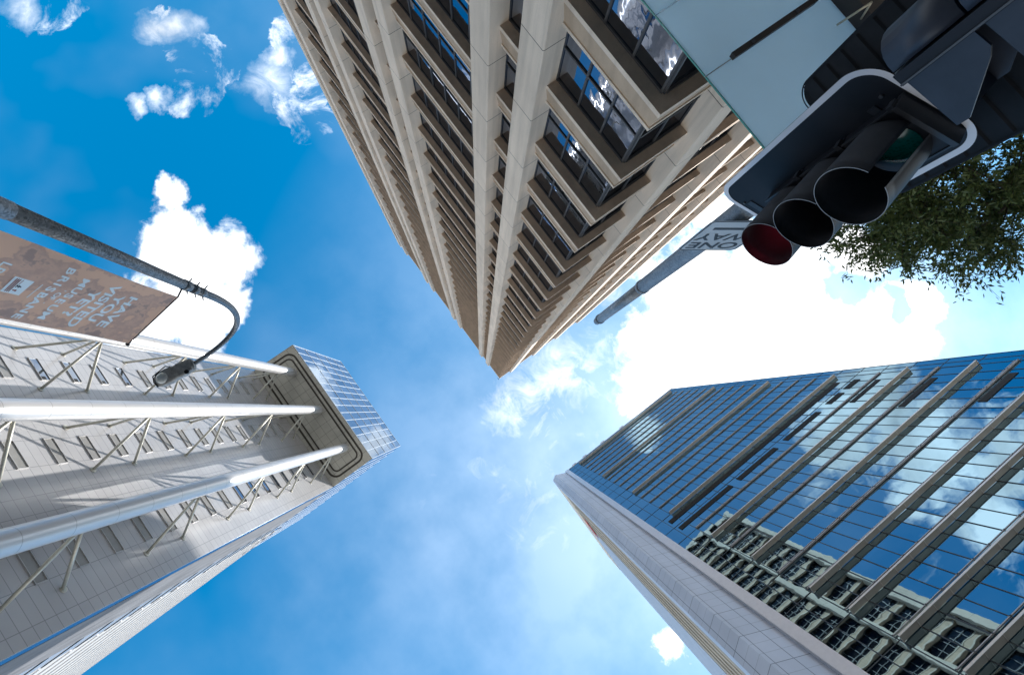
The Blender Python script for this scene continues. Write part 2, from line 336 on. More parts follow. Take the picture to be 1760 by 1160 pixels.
M['sign_white'] = plain('sign_face', (0.50, 0.53, 0.56), 0.4, 0.0, 0.06)
M['sign_black'] = plain('sign_ink', (0.03, 0.032, 0.036), 0.5)
M['lamp_body'] = plain('grey_lamp_body', (0.44, 0.42, 0.40), 0.6, 0.1, 0.35, 14.0)
M['lamp_lens'] = plain('lamp_glass', (0.88, 0.89, 0.86), 0.15)
def canopy_glass():
    n = NT('frosted_canopy_glass'); t = n.N.new('ShaderNodeBsdfTranslucent'); d = n.N.new('ShaderNodeBsdfDiffuse')
    c = n.scale((0.90, 0.97, 0.97), n.rng(n.noise(0.8, 4), 0.3, 0.7, 0.95, 1.05)); n.L.new(c, t.inputs[0]); n.L.new(c, d.inputs[0])
    mx = n.N.new('ShaderNodeMixShader'); mx.inputs[0].default_value = 0.35; n.L.new(t.outputs[0], mx.inputs[1]); n.L.new(d.outputs[0], mx.inputs[2])
    n.L.new(mx.outputs[0], n.N['Material Output'].inputs['Surface']); n.N.remove(n.b); return n.mat
M['canopy'] = canopy_glass()
M['canopy_dark'] = plain('dark_brown_steel', (0.05, 0.04, 0.036), 0.5, 0.2)
M['canopy_soffit'] = plain('dark_grey_soffit', (0.09, 0.095, 0.095), 0.7)
M['brass'] = plain('pale_brass', (0.55, 0.47, 0.34), 0.4, 0.4)
def banner_mat():
    n = NT('printed_banner'); a = n.noise(1.7, 5, 0.62, (1.2, 1.2, 0.8)); b = n.noise(3.3, 3, 0.5)
    k = n.m('MULTIPLY_ADD', b, 0.3, n.m('MULTIPLY', a, 0.8))
    r = n.N.new('ShaderNodeValToRGB'); n.L.new(k, r.inputs[0]); e = r.color_ramp.elements
    e[0].position = 0.37; e[0].color = (0.62, 0.47, 0.42, 1); e[1].position = 0.62; e[1].color = (0.97, 0.72, 0.57, 1)
    for p, c in ((0.44, (0.66, 0.50, 0.45, 1)), (0.465, (0.90, 0.67, 0.55, 1)), (0.53, (0.76, 0.56, 0.48, 1)), (0.555, (0.96, 0.71, 0.56, 1))):
        x = e.new(p); x.color = c
    t = n.N.new('ShaderNodeBsdfTranslucent'); d = n.N.new('ShaderNodeBsdfDiffuse'); n.L.new(r.outputs[0], t.inputs[0]); n.L.new(r.outputs[0], d.inputs[0])
    mx = n.N.new('ShaderNodeMixShader'); mx.inputs[0].default_value = 0.6; n.L.new(t.outputs[0], mx.inputs[1]); n.L.new(d.outputs[0], mx.inputs[2])
    n.L.new(mx.outputs[0], n.N['Material Output'].inputs['Surface']); n.N.remove(n.b); return n.mat
M['banner'] = banner_mat()
M['print'] = plain('pale_print', (0.88, 0.96, 1.0), 0.6, 0, 0.03)
M['print_red'] = plain('red_brown_print', (0.35, 0.12, 0.09), 0.6)
M['bark'] = plain('bark', (0.10, 0.075, 0.055), 0.9, 0, 0.3, 6.0, 0.2, 0.4)
def leaf_mat():
    n = NT('leaf_green'); g = n.N.new('ShaderNodeNewGeometry'); c = n.mix(g.outputs['Random Per Island'], (0.06, 0.095, 0.028), (0.18, 0.205, 0.06))
    t = n.N.new('ShaderNodeBsdfTranslucent'); n.L.new(c, t.inputs[0]); n.set(c, 0.5, 0, 0.4)
    mx = n.N.new('ShaderNodeMixShader'); mx.inputs[0].default_value = 0.3; n.L.new(n.b.outputs[0], mx.inputs[1]); n.L.new(t.outputs[0], mx.inputs[2])
    n.L.new(mx.outputs[0], n.N['Material Output'].inputs['Surface']); return n.mat
M['leaf'] = leaf_mat()
M['asphalt'] = plain('asphalt', (0.055, 0.055, 0.057), 0.9, 0, 0.2, 8.0, 0.2)
M['paving'] = concrete('paving', (0.42, 0.38, 0.34), [(0, 0.6, 0, 0.01), (1, 0.6, 0, 0.01)])
M['kerb'] = plain('kerb_stone', (0.34, 0.33, 0.31), 0.8)
M['earth'] = plain('city_ground', (0.32, 0.30, 0.27), 0.9)
M['paint'] = plain('road_paint', (0.75, 0.75, 0.72), 0.6)
M['dull_panel'] = plain('dull_grey_panel', (0.17, 0.175, 0.19), 0.8, 0, 0.3, 0.8, 0.15, 0.0, (1, 1, .2))
M['slot_frame'] = plain('pale_slot_frame', (0.43, 0.43, 0.44), 0.45, 0.1)
M['visor_rim'] = plain('grey_visor_rim', (0.30, 0.30, 0.31), 0.5)  # even grey, paler than the visor shell
# ================================================================ setting
g = MB(); g.box(-900, 900, -900, 900, GZ-1, GZ-0.16); struct(g.build('ground', M['earth']))
g = MB(); g.box(-300, 300, 1.9, 15.5, GZ-0.2, GZ-0.12); g.box(2.6, 13.5, -300, 1.9, GZ-0.2, GZ-0.124); g.box(2.6, 13.5, 15.5, 300, GZ-0.2, GZ-0.124); struct(g.build('road', M['asphalt']))
def paved(name, x0, x1, y0, y1):
    g = MB(); g.m = 0; g.box(x0, x1, y0, y1, GZ-0.15, GZ); g.m = 1
    g.box(x0-0.15, x0, y0-.15, y1+.15, GZ-0.15, GZ+0.003); g.box(x1, x1+0.15, y0-.15, y1+.15, GZ-0.15, GZ+0.003)
    g.box(x0, x1, y0-0.15, y0, GZ-0.15, GZ+0.003); g.box(x0, x1, y1, y1+0.15, GZ-0.15, GZ+0.003)
    struct(g.build(name, [M['paving'], M['kerb']]))
paved('pavement', -120, 2.4, -120, 1.7); paved('pavement', -120, 2.4, 15.7, 130); paved('pavement', 13.7, 120, -120, 1.7); paved('pavement', 13.7, 120, 15.7, 130)
g = MB()
for i in range(-20, 20): g.box(i*6-1.5, i*6+1.5, 8.65, 8.8, GZ-0.116, GZ-0.112)
for i in range(8): g.box(3.2+i*1.25, 3.8+i*1.25, -1.6, 1.3, GZ-0.12, GZ-0.116)
struct(g.build('road_markings', M['paint']))
# ================================================================ 1. pale stone office tower
T1 = thing('office_tower', 'tall pale stone office tower with projecting piers, brown ledges and rows of dark windows', 'building', (-24, -20, GZ))
GXc, GYc = -3.73, -8.53
XL, YR = -45.3, -32.75
PIERS_L = []
for k in range(4): PIERS_L += [(-8.48-11.38*k, -7.35-11.38*k), (-11.17-11.38*k, -10.02-11.38*k)]
PIERS_R = [(-12.05, -11.0), (-18.95, -17.9), (-25.85, -24.8), (-32.75, -31.7)]
ZT = 119.47
g = MB(); g.box(XL, -3.95, YR, -8.75, GZ, ZT+0.3); g.box(-30, -14, -28, -16, ZT+.3, ZT+1.1)
g.build('wall', M['stone_plain'], T1)
def ledge(L, top=False):
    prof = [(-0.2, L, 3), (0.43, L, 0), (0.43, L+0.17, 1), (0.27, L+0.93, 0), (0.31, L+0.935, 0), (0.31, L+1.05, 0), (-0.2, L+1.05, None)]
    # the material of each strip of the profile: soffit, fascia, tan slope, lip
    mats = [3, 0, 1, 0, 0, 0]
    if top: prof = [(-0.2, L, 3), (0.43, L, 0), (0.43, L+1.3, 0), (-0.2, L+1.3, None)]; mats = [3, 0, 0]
    g = MB()
    P = [((XL, GYc+e, z), (GXc+e, GYc+e, z), (GXc+e, YR, z)) for e, z, _ in prof]
    for i in range(len(prof)-1):
        g.m = mats[i]
        g.face((P[i][0], P[i][1], P[i+1][1], P[i+1][0])); g.face((P[i][1], P[i][2], P[i+1][2], P[i+1][1]))
    g.m = 0; g.face([p[0] for p in P][::-1]); g.face([p[2] for p in P])
    return g
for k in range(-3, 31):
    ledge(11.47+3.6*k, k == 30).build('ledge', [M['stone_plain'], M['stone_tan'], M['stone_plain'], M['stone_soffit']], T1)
c = 0.035
for a, b in PIERS_L:
    g = MB(); y0, y1 = -8.9, -7.64
    g.prism([(a, y0), (b, y0), (b, y1-c), (b-c, y1), (a+c, y1), (a, y1-c)], GZ, ZT+0.75); g.build('pier', M['stone'], T1)
for a, b in PIERS_R:
    g = MB(); x0, x1 = -4.1, -2.88
    g.prism([(x0, a), (x1-c, a), (x1, a+c), (x1, b-c), (x1-c, b), (x0, b)], GZ, ZT+0.75); g.build('pier', M['stone'], T1)
BAYS = [('c', -7.35, -11.0)]
for k in range(4): BAYS.append(('l', -10.02-11.38*k, -8.48-11.38*k))
for k in range(3): BAYS.append(('l', -18.73-11.38*k, -11.17-11.38*k))
for k in range(3): BAYS.append(('r', -17.9-6.9*k, -12.05-6.9*k))
def bay(kind, a, b, z0, z1, gl, fr):
    """glass panes into gl, frame members into fr"""
    def run(p0, p1, fixed, left):
        n = max(1, round(abs(p1-p0)/1.26)); 
        for i in range(n):
            u0 = p0+(p1-p0)*i/n; u1 = p0+(p1-p0)*(i+1)/n; t = random.uniform(-.006, .006); t2 = random.uniform(-.006, .006)
            zm = z0+1.05
            for (za, zb) in ((z0, zm), (zm, z1)):
                if left: gl.face([(u0, fixed+t, za), (u1, fixed-t, za), (u1, fixed-t+t2, zb), (u0, fixed+t+t2, zb)])
                else: gl.face([(fixed+t, u0, za), (fixed-t, u1, za), (fixed-t+t2, u1, zb), (fixed+t+t2, u0, zb)])
        for i in range(n+1):
            u = p0+(p1-p0)*i/n
            if left: fr.box(u-.035, u+.035, fixed-.05, fixed+.05, z0, z1)
            else: fr.box(fixed-.05, fixed+.05, u-.03, u+.035, z0, z1)
        for zz, h in ((z0+.03, .05), (z0+1.05, .035), (z1-.04, .04)):
            lo, hi = min(p0, p1), max(p0, p1)
            if left: fr.box(lo+.04, hi-.04, fixed-.05, fixed+.045, zz-h, zz+h)
            else: fr.box(fixed-.05, fixed+.075, lo+.04, hi-.04, zz-h, zz+h)
    if kind == 'l': run(a, b, GYc, True)
    elif kind == 'r': run(a, b, GXc, False)
    else:
        run(a, GXc-.04, GYc, True); run(b, GYc-.04, GXc, False)
gl2, fr2 = MB(), MB()
for k in range(-3, 30):
    z0 = 11.47+3.6*k+1.03; z1 = 11.47+3.6*(k+1)-.002
    for bkind, a, b in BAYS:
        if 0 <= k <= 8:
            gl, fr = MB(), MB(); bay(bkind, a, b, z0, z1, gl, fr)
            w = gl.build('window', M['glass_dark'], T1); fr.build('window_frame', M['frame_grey'], w)
        else: bay(bkind, a, b, z0, z1, gl2, fr2)
w = gl2.build('window_rows', M['glass_dark'], T1); w['kind'] = 'stuff'; fr2.build('window_frame', M['frame_grey'], w)
for x, y, h in ((-3.5, -8.3, 9.0), (-8.0, -7.9, 3.2)):
    g = MB(); g.tube([(x, y, ZT), (x, y, ZT+h)], .07, 8); g.box(x-.5, x+.1, y-.04, y+.04, ZT+h-.35, ZT+h-.25); g.build('antenna', M['dark_metal'], T1)
# ================================================================ 2. tower with white tubes
T2 = thing('office_tower', 'grey panelled office tower with three white round columns and an overhanging glass box', 'building', (-18.6, 42, GZ))
g = MB(); g.box(-32.6, -4.97, 31.1, 60, GZ, 99.9); g.build('wall', M['clad'], T2)
TX = (-9.75, -18.75, -27.75)
for ci, xc in enumerate(TX):
    for n in range(-9, 15):
        zc = 45.45+3.73*n
        if zc > 97.5: continue
        g = MB(); dark = (ci == 0 and n >= 6) or (ci == 2 and n in (1, 2, 3, 4))
        g.m = 1 if dark else 0; g.box(xc-1.25, xc+1.25, 31.06, 31.2, zc-.45, zc+.45)
        g.m = 2; 
        if dark: g.box(xc+.85, xc+1.25, 31.03, 31.2, zc-.46, zc+.1)
        w_ = g.build('window', [M['slot'], M['slot_glass'], M['black']], T2)
        g = MB()
        for a_ in (xc-1.30, xc+1.25): g.box(a_, a_+.05, 30.99, 31.15, zc-.5, zc+.5)
        for a_ in (zc-.5, zc+.45): g.box(xc-1.25, xc+1.25, 30.99, 31.15, a_, a_+.05)
        g.build('frame', M['slot_frame'], w_)
for xc in TX:
    g = MB(); g.tube([(xc, 25.25, GZ), (xc, 25.25, 99.8)], .78, 48, cap=False)
    col = g.build('round_column', M['tube'], T2)
    for n in range(-3, 4):
        za = 50.7+14.25*n; 
        for sx in (-1, 1):
            for dz in (-2.7, 2.7):
                s = MB(); s.tube([(xc+sx*.12, 25.95, za), (xc+sx*2.33, 31.12, za+dz)], .13, 12)
                s.tube([(xc+sx*2.33, 31.02, za+dz), (xc+sx*2.33, 31.12, za+dz)], .27, 16)
                s.build('strut', M['strut'], col)
# overhanging box
BX0, BX1, BY0, BY1, BZ0, BZ1 = -32.4, -4.95, 22.4, 52.0, 100.0, 133.8
g = MB(); g.box(BX0+.06, BX1-.06, BY0+.06, BY1, BZ0-.0, BZ1-.1); g.build('upper_volume', M['side_grey'], T2)
g = MB(); g.box(BX0, BX1, BY0, 31.1, BZ0-.5, BZ0-.02); 
sof = g.build('soffit', M['soffit_left'], T2)
def ring(x0, x1, y0, y1, r, w, z):
    def rr(x0, x1, y0, y1, r):
        pts = []
        for cx, cy, a0 in ((x1-r, y0+r, -90), (x1-r, y1-r, 0), (x0+r, y1-r, 90), (x0+r, y0+r, 180)):
            for i in range(9):
                a = R(a0+90*i/8); pts.append((cx+r*math.cos(a), cy+r*math.sin(a)))
        return pts
    o = rr(x0, x1, y0, y1, r); i_ = rr(x0+w, x1-w, y0+w, y1-w, max(.05, r-w)); g = MB(); n = len(o)
    for k in range(n):
        a, b = k, (k+1) % n
        g.face([(*o[a], z), (*o[b], z), (*i_[b], z), (*i_[a], z)][::-1])
        g.face([(*o[a], z), (*o[b], z), (*o[b], z+.1), (*o[a], z+.1)]); g.face([(*i_[a], z), (*i_[b], z), (*i_[b], z+.1), (*i_[a], z+.1)])
    return g
ring(BX0+.85, BX1-.85, BY0+.65, 30.45, 1.7, .36, 99.47).build('soffit_groove', M['groove'], sof)
ring(BX0+1.75, BX1-1.75, BY0+1.5, 29.5, 1.1, .3, 99.47).build('soffit_groove', M['groove'], sof)
g = MB(); fr = MB()
nx, nz = 15, 5; dx = (BX1-BX0)/nx; dz = (BZ1-BZ0)/nz
for i in range(nx):
    for j in range(nz):
        x0 = BX0+dx*i; z0 = BZ0+dz*j; t = random.uniform(-.01, .01); t2 = random.uniform(-.01, .01)
        g.face([(x0, BY0+t, z0), (x0+dx, BY0-t, z0), (x0+dx, BY0-t+t2, z0+dz), (x0, BY0+t+t2, z0+dz)])
for i in range(nx+1): fr.box(BX0+dx*i-.055, BX0+dx*i+.055, BY0-.07, BY0+.05, BZ0, BZ1)
for j in range(nz+1): fr.box(BX0, BX1, BY0-.062, BY0+.05, BZ0+dz*j-.065, BZ0+dz*j+.065)
ny = 14; dy = (BY1-BY0)/ny
for i in range(ny):
    for j in range(nz):
        y0 = BY0+dy*i; z0 = BZ0+dz*j; t = random.uniform(-.01, .01)
        g.face([(BX1+t, y0, z0), (BX1-t, y0+dy, z0), (BX1-t, y0+dy, z0+dz), (BX1+t, y0, z0+dz)])
for i in range(ny+1): fr.box(BX1-.05, BX1+.05, BY0+dy*i-.05, BY0+dy*i+.05, BZ0, BZ1)
w = g.build('glass_curtain', M['glass_box'], T2); fr.build('mullion_grid', M['white_line'], w)
g = MB(); g.box(BX0-.02, BX1+.02, BY0-.03, BY0+.6, BZ0-.45, BZ0+.02); g.build('edge_trim', M['brown'] if 'brown' in M else M['canopy_soffit'], T2)
g = MB(); 
for j in range(27):
    z0 = GZ+3.73*j
    g.box(-4.97, -4.95, 31.25, 32.6, z0, min(z0+3.68, 99.4))
g.build('side_glass', M['glass_box'], T2)
g = MB(); g.box(-4.97, -4.93, 32.6, 41, GZ, 99.4); g.build('side_panel', M['dull_panel'], T2)
g = MB(); g.box(-5.6, -5.3, 41, 45, GZ, 99.9)
for j in range(160): g.box(-5.3, -4.99, 41.05, 44.95, GZ+.6*j, GZ+.6*j+.12)
for j in range(27): g.box(-5.3, -4.9, 41.05, 44.95, GZ+3.73*j, GZ+3.73*j+.3)
g.build('side_louvre', M['dark_louvre'], T2)
T2b = thing('office_block', 'white striped building with horizontal louvres behind the grey tower, along the lower left edge', 'building', (-20, 80, GZ))
g = MB(); g.box(-34, -4.95, 61, 150, GZ, 107); g.box(-30, -4.95, 45, 61, GZ, 107); g.build('wall', M['louvre_wall'], T2b)
for j in range(32): 
    g = MB(); g.box(-4.95, -4.86, 45, 150, GZ+3.4*j+1.0, GZ+3.4*j+1.2); g.build('louvre', M['rim'], T2b)
# ================================================================ 3. blue glass tower
T3 = thing('office_tower', 'blue mirror glass office tower with long horizontal sunshade fins and a blue grey panelled corner', 'building', (38, -24, GZ))
GX = 26.0; FL = 4.03; L0 = 26.4
g = MB(); g.box(GX+.25, 49.5, -44.3, -9.3, GZ, 130.4); g.box(GX+1.5, 49.5, -9.3, -4.6, GZ, 130.4); g.build('wall', M['side_grey'], T3)
cols = [-9.2, -10.65, -12.1]+[-12.1-1.45*i for i in range(1, 22)]+[-43.4, -44.3]
mu = MB()
DARK = {9: [(-41, -11.0)]}
for k in range(-7, 26):
    z0 = L0+FL*k; z1 = z0+FL
    if z0 < GZ: z0 = GZ
    if k == 25: z1 = 130.5
    g = MB()
    for a, b in zip(cols[1:], cols[:-1]):
        t = random.uniform(-.007, .007); t2 = random.uniform(-.012, .012)
        g.face([(GX+t, a, z0), (GX-t, b, z0), (GX-t+t2, b, z1), (GX+t+t2, a, z1)])
    g.build('window_band', M['glass_blue'], T3)
    mu.box(GX-.03, GX+.05, -44.3, -9.2, z1-.03, z1+.03)
for c_ in cols: mu.box(GX-.035, GX+.05, c_-.03, c_+.03, GZ, 130.5)
mu.build('mullion_grid', M['mull'], T3)
g = MB(); g.box(GX-.08, GX+.3, -44.4, -9.2, 130.4, 130.9); g.build('parapet_cap', M['rim'], T3)
WIDE = {0, 1, 2, 3, 5, 7, 10, 14, 19, 25}
Y0F, Y1F = -42.55, -12.1
def fin(z, p, h, wide):
    g = MB(); g.m = 0; g.box(GX-p, GX-.04, Y0F, Y1F, z-h/2, z+h/2)
    g.m = 1
    if wide:
        g.box(GX-p-.03, GX-p, Y0F, Y1F, z-h/2-.04, z+h/2+.02)
        for i in range(22): yy = Y1F-1.45*i; g.box(GX-p+.0, GX-.045, yy-.02, yy+.02, z-h/2-.025, z-h/2)
    else:
        for i in range(22): yy = Y1F-1.45*i; g.box(GX-p-.02, GX-p, yy-.05, yy+.05, z-h/2, z+h/2)
    return g.build('sunshade_fin', [M['fin'] if wide else M['fin_thin'], M['fin_edge'] if wide else M['mull']], T3)
for k in list(range(-6, 26)):
    z = L0+FL*k
    if k in (9,): continue
    if k in WIDE or k < 0 and k % 2: 
        fin(z-.28, .47, .09, True); fin(z+.42, .13, .06, False)
    else:
        fin(z, .17, .10, False)
        if k in (4, 6, 8): fin(z+.30, .10, .06, False)
def recess(y0, y1, z0, z1):
    g = MB(); g.box(GX-.045, GX+.03, y0, y1, z0, z1); 
    for i in range(int((z1-z0)/.12)): g.box(GX-.06, GX-.03, y0, y1, z0+.12*i, z0+.12*i+.03)
    g.build('vent_louvre', M['black'], T3)
recess(-41, -11, 64.1, 65.3)
for a, b in ((-19.4, -11.0), (-27.0, -20.6), (-34.5, -28.6), (-38.6, -36.2), (-41.5, -39.5)): recess(a, b, 60.9, 62.0)
recess(-41.0, -36.5, 57.2, 58.0); recess(-40.6, -35.5, 49.3, 50.1); recess(-40.5, -36.2, 41.3, 42.1)
g = MB(); g.prism([(GX+.0, -9.2), (25.86, -9.2), (25.8, -8.25), (26.15, -8.2), (26.4, -8.8)][::-1], GZ, 130.9); g.build('corner_rim', M['rim'], T3)
g = MB(); g.prism([(26.15, -8.2), (24.95, -5.6), (25.75, -4.3), (27.2, -4.3), (27.2, -8.2)][::-1], GZ, 130.7); g.build('corner_slab', M['slab'], T3)
g = MB(); g.box(26.9, 36.5, -4.62, -4.45, GZ, 118)
for i in range(5): g.box(27.6+1.7*i, 27.9+1.7*i, -4.45, -4.36, GZ, 118)
g.build('side_wall', M['side'], T3)
g = MB(); g.box(36.5, 49.5, -4.62, -4.38, GZ, 121); g.build('side_panel', M['side_grey'], T3)
g = MB(); g.box(27.2, 49.6, -4.62, -4.33, 121, 132); g.box(27.2, 36.5, -4.62, -4.36, 118, 121); g.build('side_parapet', M['cream'], T3)
g = MB(); g.box(33.2, 37.5, -4.33, -4.27, 111, 115.5); g.build('side_sign_panel', M['red'], T3)
for yy in (-14.5, -20.5, -27.0, -11.0): 
    g = MB(); g.box(GX-.15, GX+.6, yy-.9, yy+.3, 130.9, 132.0); g.build('roof_bracket', M['rim'], T3)
# ================================================================ street lamp and banner
PX, PY = -4.61, 2.75
T = thing('street_lamp', 'galvanised street lamp pole with a curved arm and grey lamp head, at the left edge', 'street lamp', (PX, PY, GZ))
g = MB(); g.tube([(PX, PY, GZ), (PX, PY, 5.25)], .105, 32); g.tube([(PX, PY, 5.2), (PX, PY, 8.45)], [.098, .082], 32); g.tube([(PX, PY, GZ), (PX, PY, GZ+.04)], .22, 24); g.build('pole', M['galv_old'], T)
g = MB()
for z, h, r in ((8.42, .16, .092), (8.66, .1, .086), (8.9, .14, .078)):
    g = MB(); g.tube([(PX, PY, z-h/2), (PX, PY, z+h/2)], r, 24)
    for a in (0.4, 2.5, 4.4): g.tube([(PX+.06*math.cos(a), PY+.06*math.sin(a), z), (PX+.15*math.cos(a), PY+.15*math.sin(a), z)], .012, 8)
    g.build('collar', M['galv'], T)
arm = [(PX, PY, 8.6), (PX, PY, 9.3)]
P0, P1, P2, P3 = [Vector(p) for p in ((PX, PY, 9.3), (PX+.0, PY+.02, 10.75), (PX+.15, PY+.45, 11.15), (-4.30, 4.28, 10.62))]
for i in range(1, 25):
    t = i/24; arm.append(tuple(P0*(1-t)**3 + P1*3*t*(1-t)**2 + P2*3*t*t*(1-t) + P3*t**3))
g = MB(); g.tube(arm, [.066]*2+[.066-.022*i/24 for i in range(1, 25)], 20); g.build('arm', M['galv'], T)
d = Vector((.0, 1, -.02)).normalized(); tip = Vector((-4.30, 4.20, 10.62)); hd = Vector((-.14, .99, .03)).normalized(); sx = hd.cross(Vector((0, 0, 1))).normalized(); uz = sx.cross(hd)
def ring_sec(c, w, h, n=20, sq=4.5):
    out = []
    for k in range(n):
        a = 2*math.pi*k/n; ca, sa = math.cos(a), math.sin(a)
        out.append(c + sx*(w*math.copysign(abs(ca)**(2/sq), ca)) + uz*(h*math.copysign(abs(sa)**(2/sq), sa)))
    return out
g = MB(); g.smooth = True; secs = [(0, .05, .05), (.03, .13, .07), (.30, .155, .10), (.34, .14, .095), (.55, .165, .11), (.74, .15, .09), (.83, .10, .05)]
n = 20; b = 0
for i, (t, w_, h_) in enumerate(secs): g.v += [tuple(p) for p in ring_sec(tip+hd*t, w_, h_)]
for i in range(len(secs)-1):
    for k in range(n): g.fidx((i*n+k, i*n+(k+1) % n, (i+1)*n+(k+1) % n, (i+1)*n+k))
g.smooth = False; g.fidx(range(n)); g.fidx([(len(secs)-1)*n+k for k in range(n)])
g.obox(tip+hd*.12-uz*.06+sx*.1, hd, sx, uz, .09, .03, .05)
head = g.build('lamp_head', M['lamp_body'], T)
g = MB(); g.tube([tip+hd*.15+sx*.12-uz*.09, tip+hd*.15+sx*.12-uz*.12], .045, 16); g.build('sensor_cap', M['black'], head)
g = MB(); g.tube([tip+hd*(.10), tip+hd*.10-uz*.0], .01, 4)
g = MB(); pts = [tip+hd*(.42)-sx*.15-uz*.06, tip+hd*.5-sx*.19-uz*.09, tip+hd*.8-sx*.12-uz*.08, tip+hd*.84-uz*.06, tip+hd*.80+sx*.12-uz*.06]; g.tube(pts, .012, 8); g.build('bail_wire', M['dark_metal'], head)
g = MB(); c0 = tip+hd*.64-uz*.095; g.smooth = True
for i, (rr_, dd) in enumerate(((.115, 0), (.10, .03), (.06, .05), (.02, .057))):
    g.v += [tuple(c0+hd*rr_*1.1*math.cos(2*math.pi*k/24)+sx*rr_*math.sin(2*math.pi*k/24)-uz*dd) for k in range(24)]
for i in range(3):
    for k in range(24): g.fidx((i*24+k, i*24+(k+1) % 24, (i+1)*24+(k+1) % 24, (i+1)*24+k))
g.fidx([72+k for k in range(24)]); g.build('lamp_lens', M['lamp_lens'], head)
# banner
BA, BB = Vector((-4.46, 2.92, 0)), Vector((-4.25, 3.94, 0)); bt = (BB-BA).normalized(); bn = Vector((bt.y, -bt.x, 0))
TB = thing('banner', 'brown and peach printed museum banner hanging from the lamp pole with pale lettering', 'banner', (-4.35, 3.4, 4.6))
g = MB(); n = 40; nz_ = 14
def bp(s, z, off=0.0): 
    w_ = (.03*math.sin(s*3+z*1.1)+.012*math.sin(s*11-z*2.3))*min(1, (8.3-z)*1.2)
    return tuple(BA + bt*s + Vector((0, 0, z)) + bn*(w_+off))
g.smooth = True
for side in (-.0015, .0015):
    b = len(g.v)
    for j in range(nz_+1):
        for i in range(n+1): g.v.append(bp(1.044*i/n, 4.6+3.7*j/nz_, side))
    for j in range(nz_):
        for i in range(n):
            q_ = (b+j*(n+1)+i, b+j*(n+1)+i+1, b+(j+1)*(n+1)+i+1, b+(j+1)*(n+1)+i); g.fidx(q_ if side > 0 else q_[::-1])
cloth = g.build('cloth', M['banner'], TB)
g = MB(); g.tube([(PX+.07, PY+.06, 8.32), bp(0, 8.31), bp(1.07, 8.31)], .014, 10); g.tube([(PX+.07, PY+.06, 4.62), bp(0, 4.61), bp(1.07, 4.61)], .014, 10); g.tube([bp(1.05, 8.31), bp(1.08, 8.31)], .03, 12)
g.build('banner_rod', M['dark_metal'], TB)
def lettering(txt, size, o, rx, uy, mat, parent, name='lettering', bold=0.0, ext=0.002, sx=1.0, centre=True, surf=None, mirror=None):
    cu = bpy.data.curves.new('t', 'FONT'); cu.body = txt; cu.size = size; cu.offset = bold; cu.extrude = 0; cu.align_x = 'CENTER' if centre else 'LEFT'
    ob = bpy.data.objects.new('t', cu); COL.objects.link(ob); dg = bpy.context.evaluated_depsgraph_get(); me = bpy.data.meshes.new_from_object(ob.evaluated_get(dg))
    vs = [v.co.copy() for v in me.vertices]; fs = [tuple(p.vertices) for p in me.polygons]
    bpy.data.objects.remove(ob); bpy.data.curves.remove(cu); bpy.data.meshes.remove(me)
    nrm = rx.cross(uy); g = MB()
    for v in vs:
        p = surf(v.x*sx, v.y) if surf else o + rx*(v.x*sx) + uy*v.y + nrm*ext
        g.v.append(tuple(p))
    for f_ in fs: g.fidx(f_)
    return g.build(name, mat, parent)
def btext(txt, cap, s, z, bold=.004, wide=1.0):
    size = cap/0.70
    lettering(txt, size, None, bt, Vector((0, 0, 1)), M['print'], cloth, bold=bold, sx=wide, surf=lambda x, y: bp(s+x, z-cap/2+y, .006))
btext('HAVE', .15, .553, 7.555, .006, 1.2); btext('YOU', .15, .553, 7.318, .006, 1.18); btext('VISITED', .15, .555, 7.087, .006, 1.12); btext('YET?', .15, .565, 6.865, .006, 1.14)
for ch, s in zip('MUSEUM', (.257, .387, .497, .609, .737, .869)): btext(ch, .105, s, 6.58, .004, 1.15)
for ch, s in zip("'OF.", (.44, .53, .60, .69)): btext(ch, .07, s, 6.44, .002, 1.1)
for ch, s in zip('BRISBANE', (.162, .286, .381, .474, .589, .696, .823, .948)): btext(ch, .105, s, 6.285, .004, 1.15)
btext('L', .10, .335, 5.59, .003); btext('P', .10, .42, 5.59, .003); btext('L', .10, .51, 5.59, .003)
def bquad(s0, s1, z0, z1, off, mat, name):
    g = MB(); g.face([bp(s0, z0, off), bp(s1, z0, off), bp(s1, z1, off), bp(s0, z1, off)]); return g.build(name, mat, cloth)
bquad(.442, .673, 6.138, 6.15, .005, M['print'], 'printed_line'); lg = bquad(.438, .665, 5.79, 6.03, .005, M['print'], 'logo_panel')
def lq(rects, mat, nm):
    g = MB()
    for s0, s1, z0, z1 in rects: g.face([bp(s0, z0, .009), bp(s1, z0, .009), bp(s1, z1, .009), bp(s0, z1, .009)])
    g.build(nm, mat, lg)
lq([(.455, .648, 5.87-.022*i, 5.881-.022*i) for i in range(3)]+[(.455, .53, 5.905, 5.912)], M['print_red'], 'small_print')
lq([(.545, .56, 5.90, 6.005), (.535, .57, 5.925, 5.94), (.53, .575, 5.9, 5.91)], M['sign_black'], 'emblem'); lq([(.60, .625, 5.93, 5.95), (.605, .62, 5.9, 5.93)], M['print_red'], 'emblem')
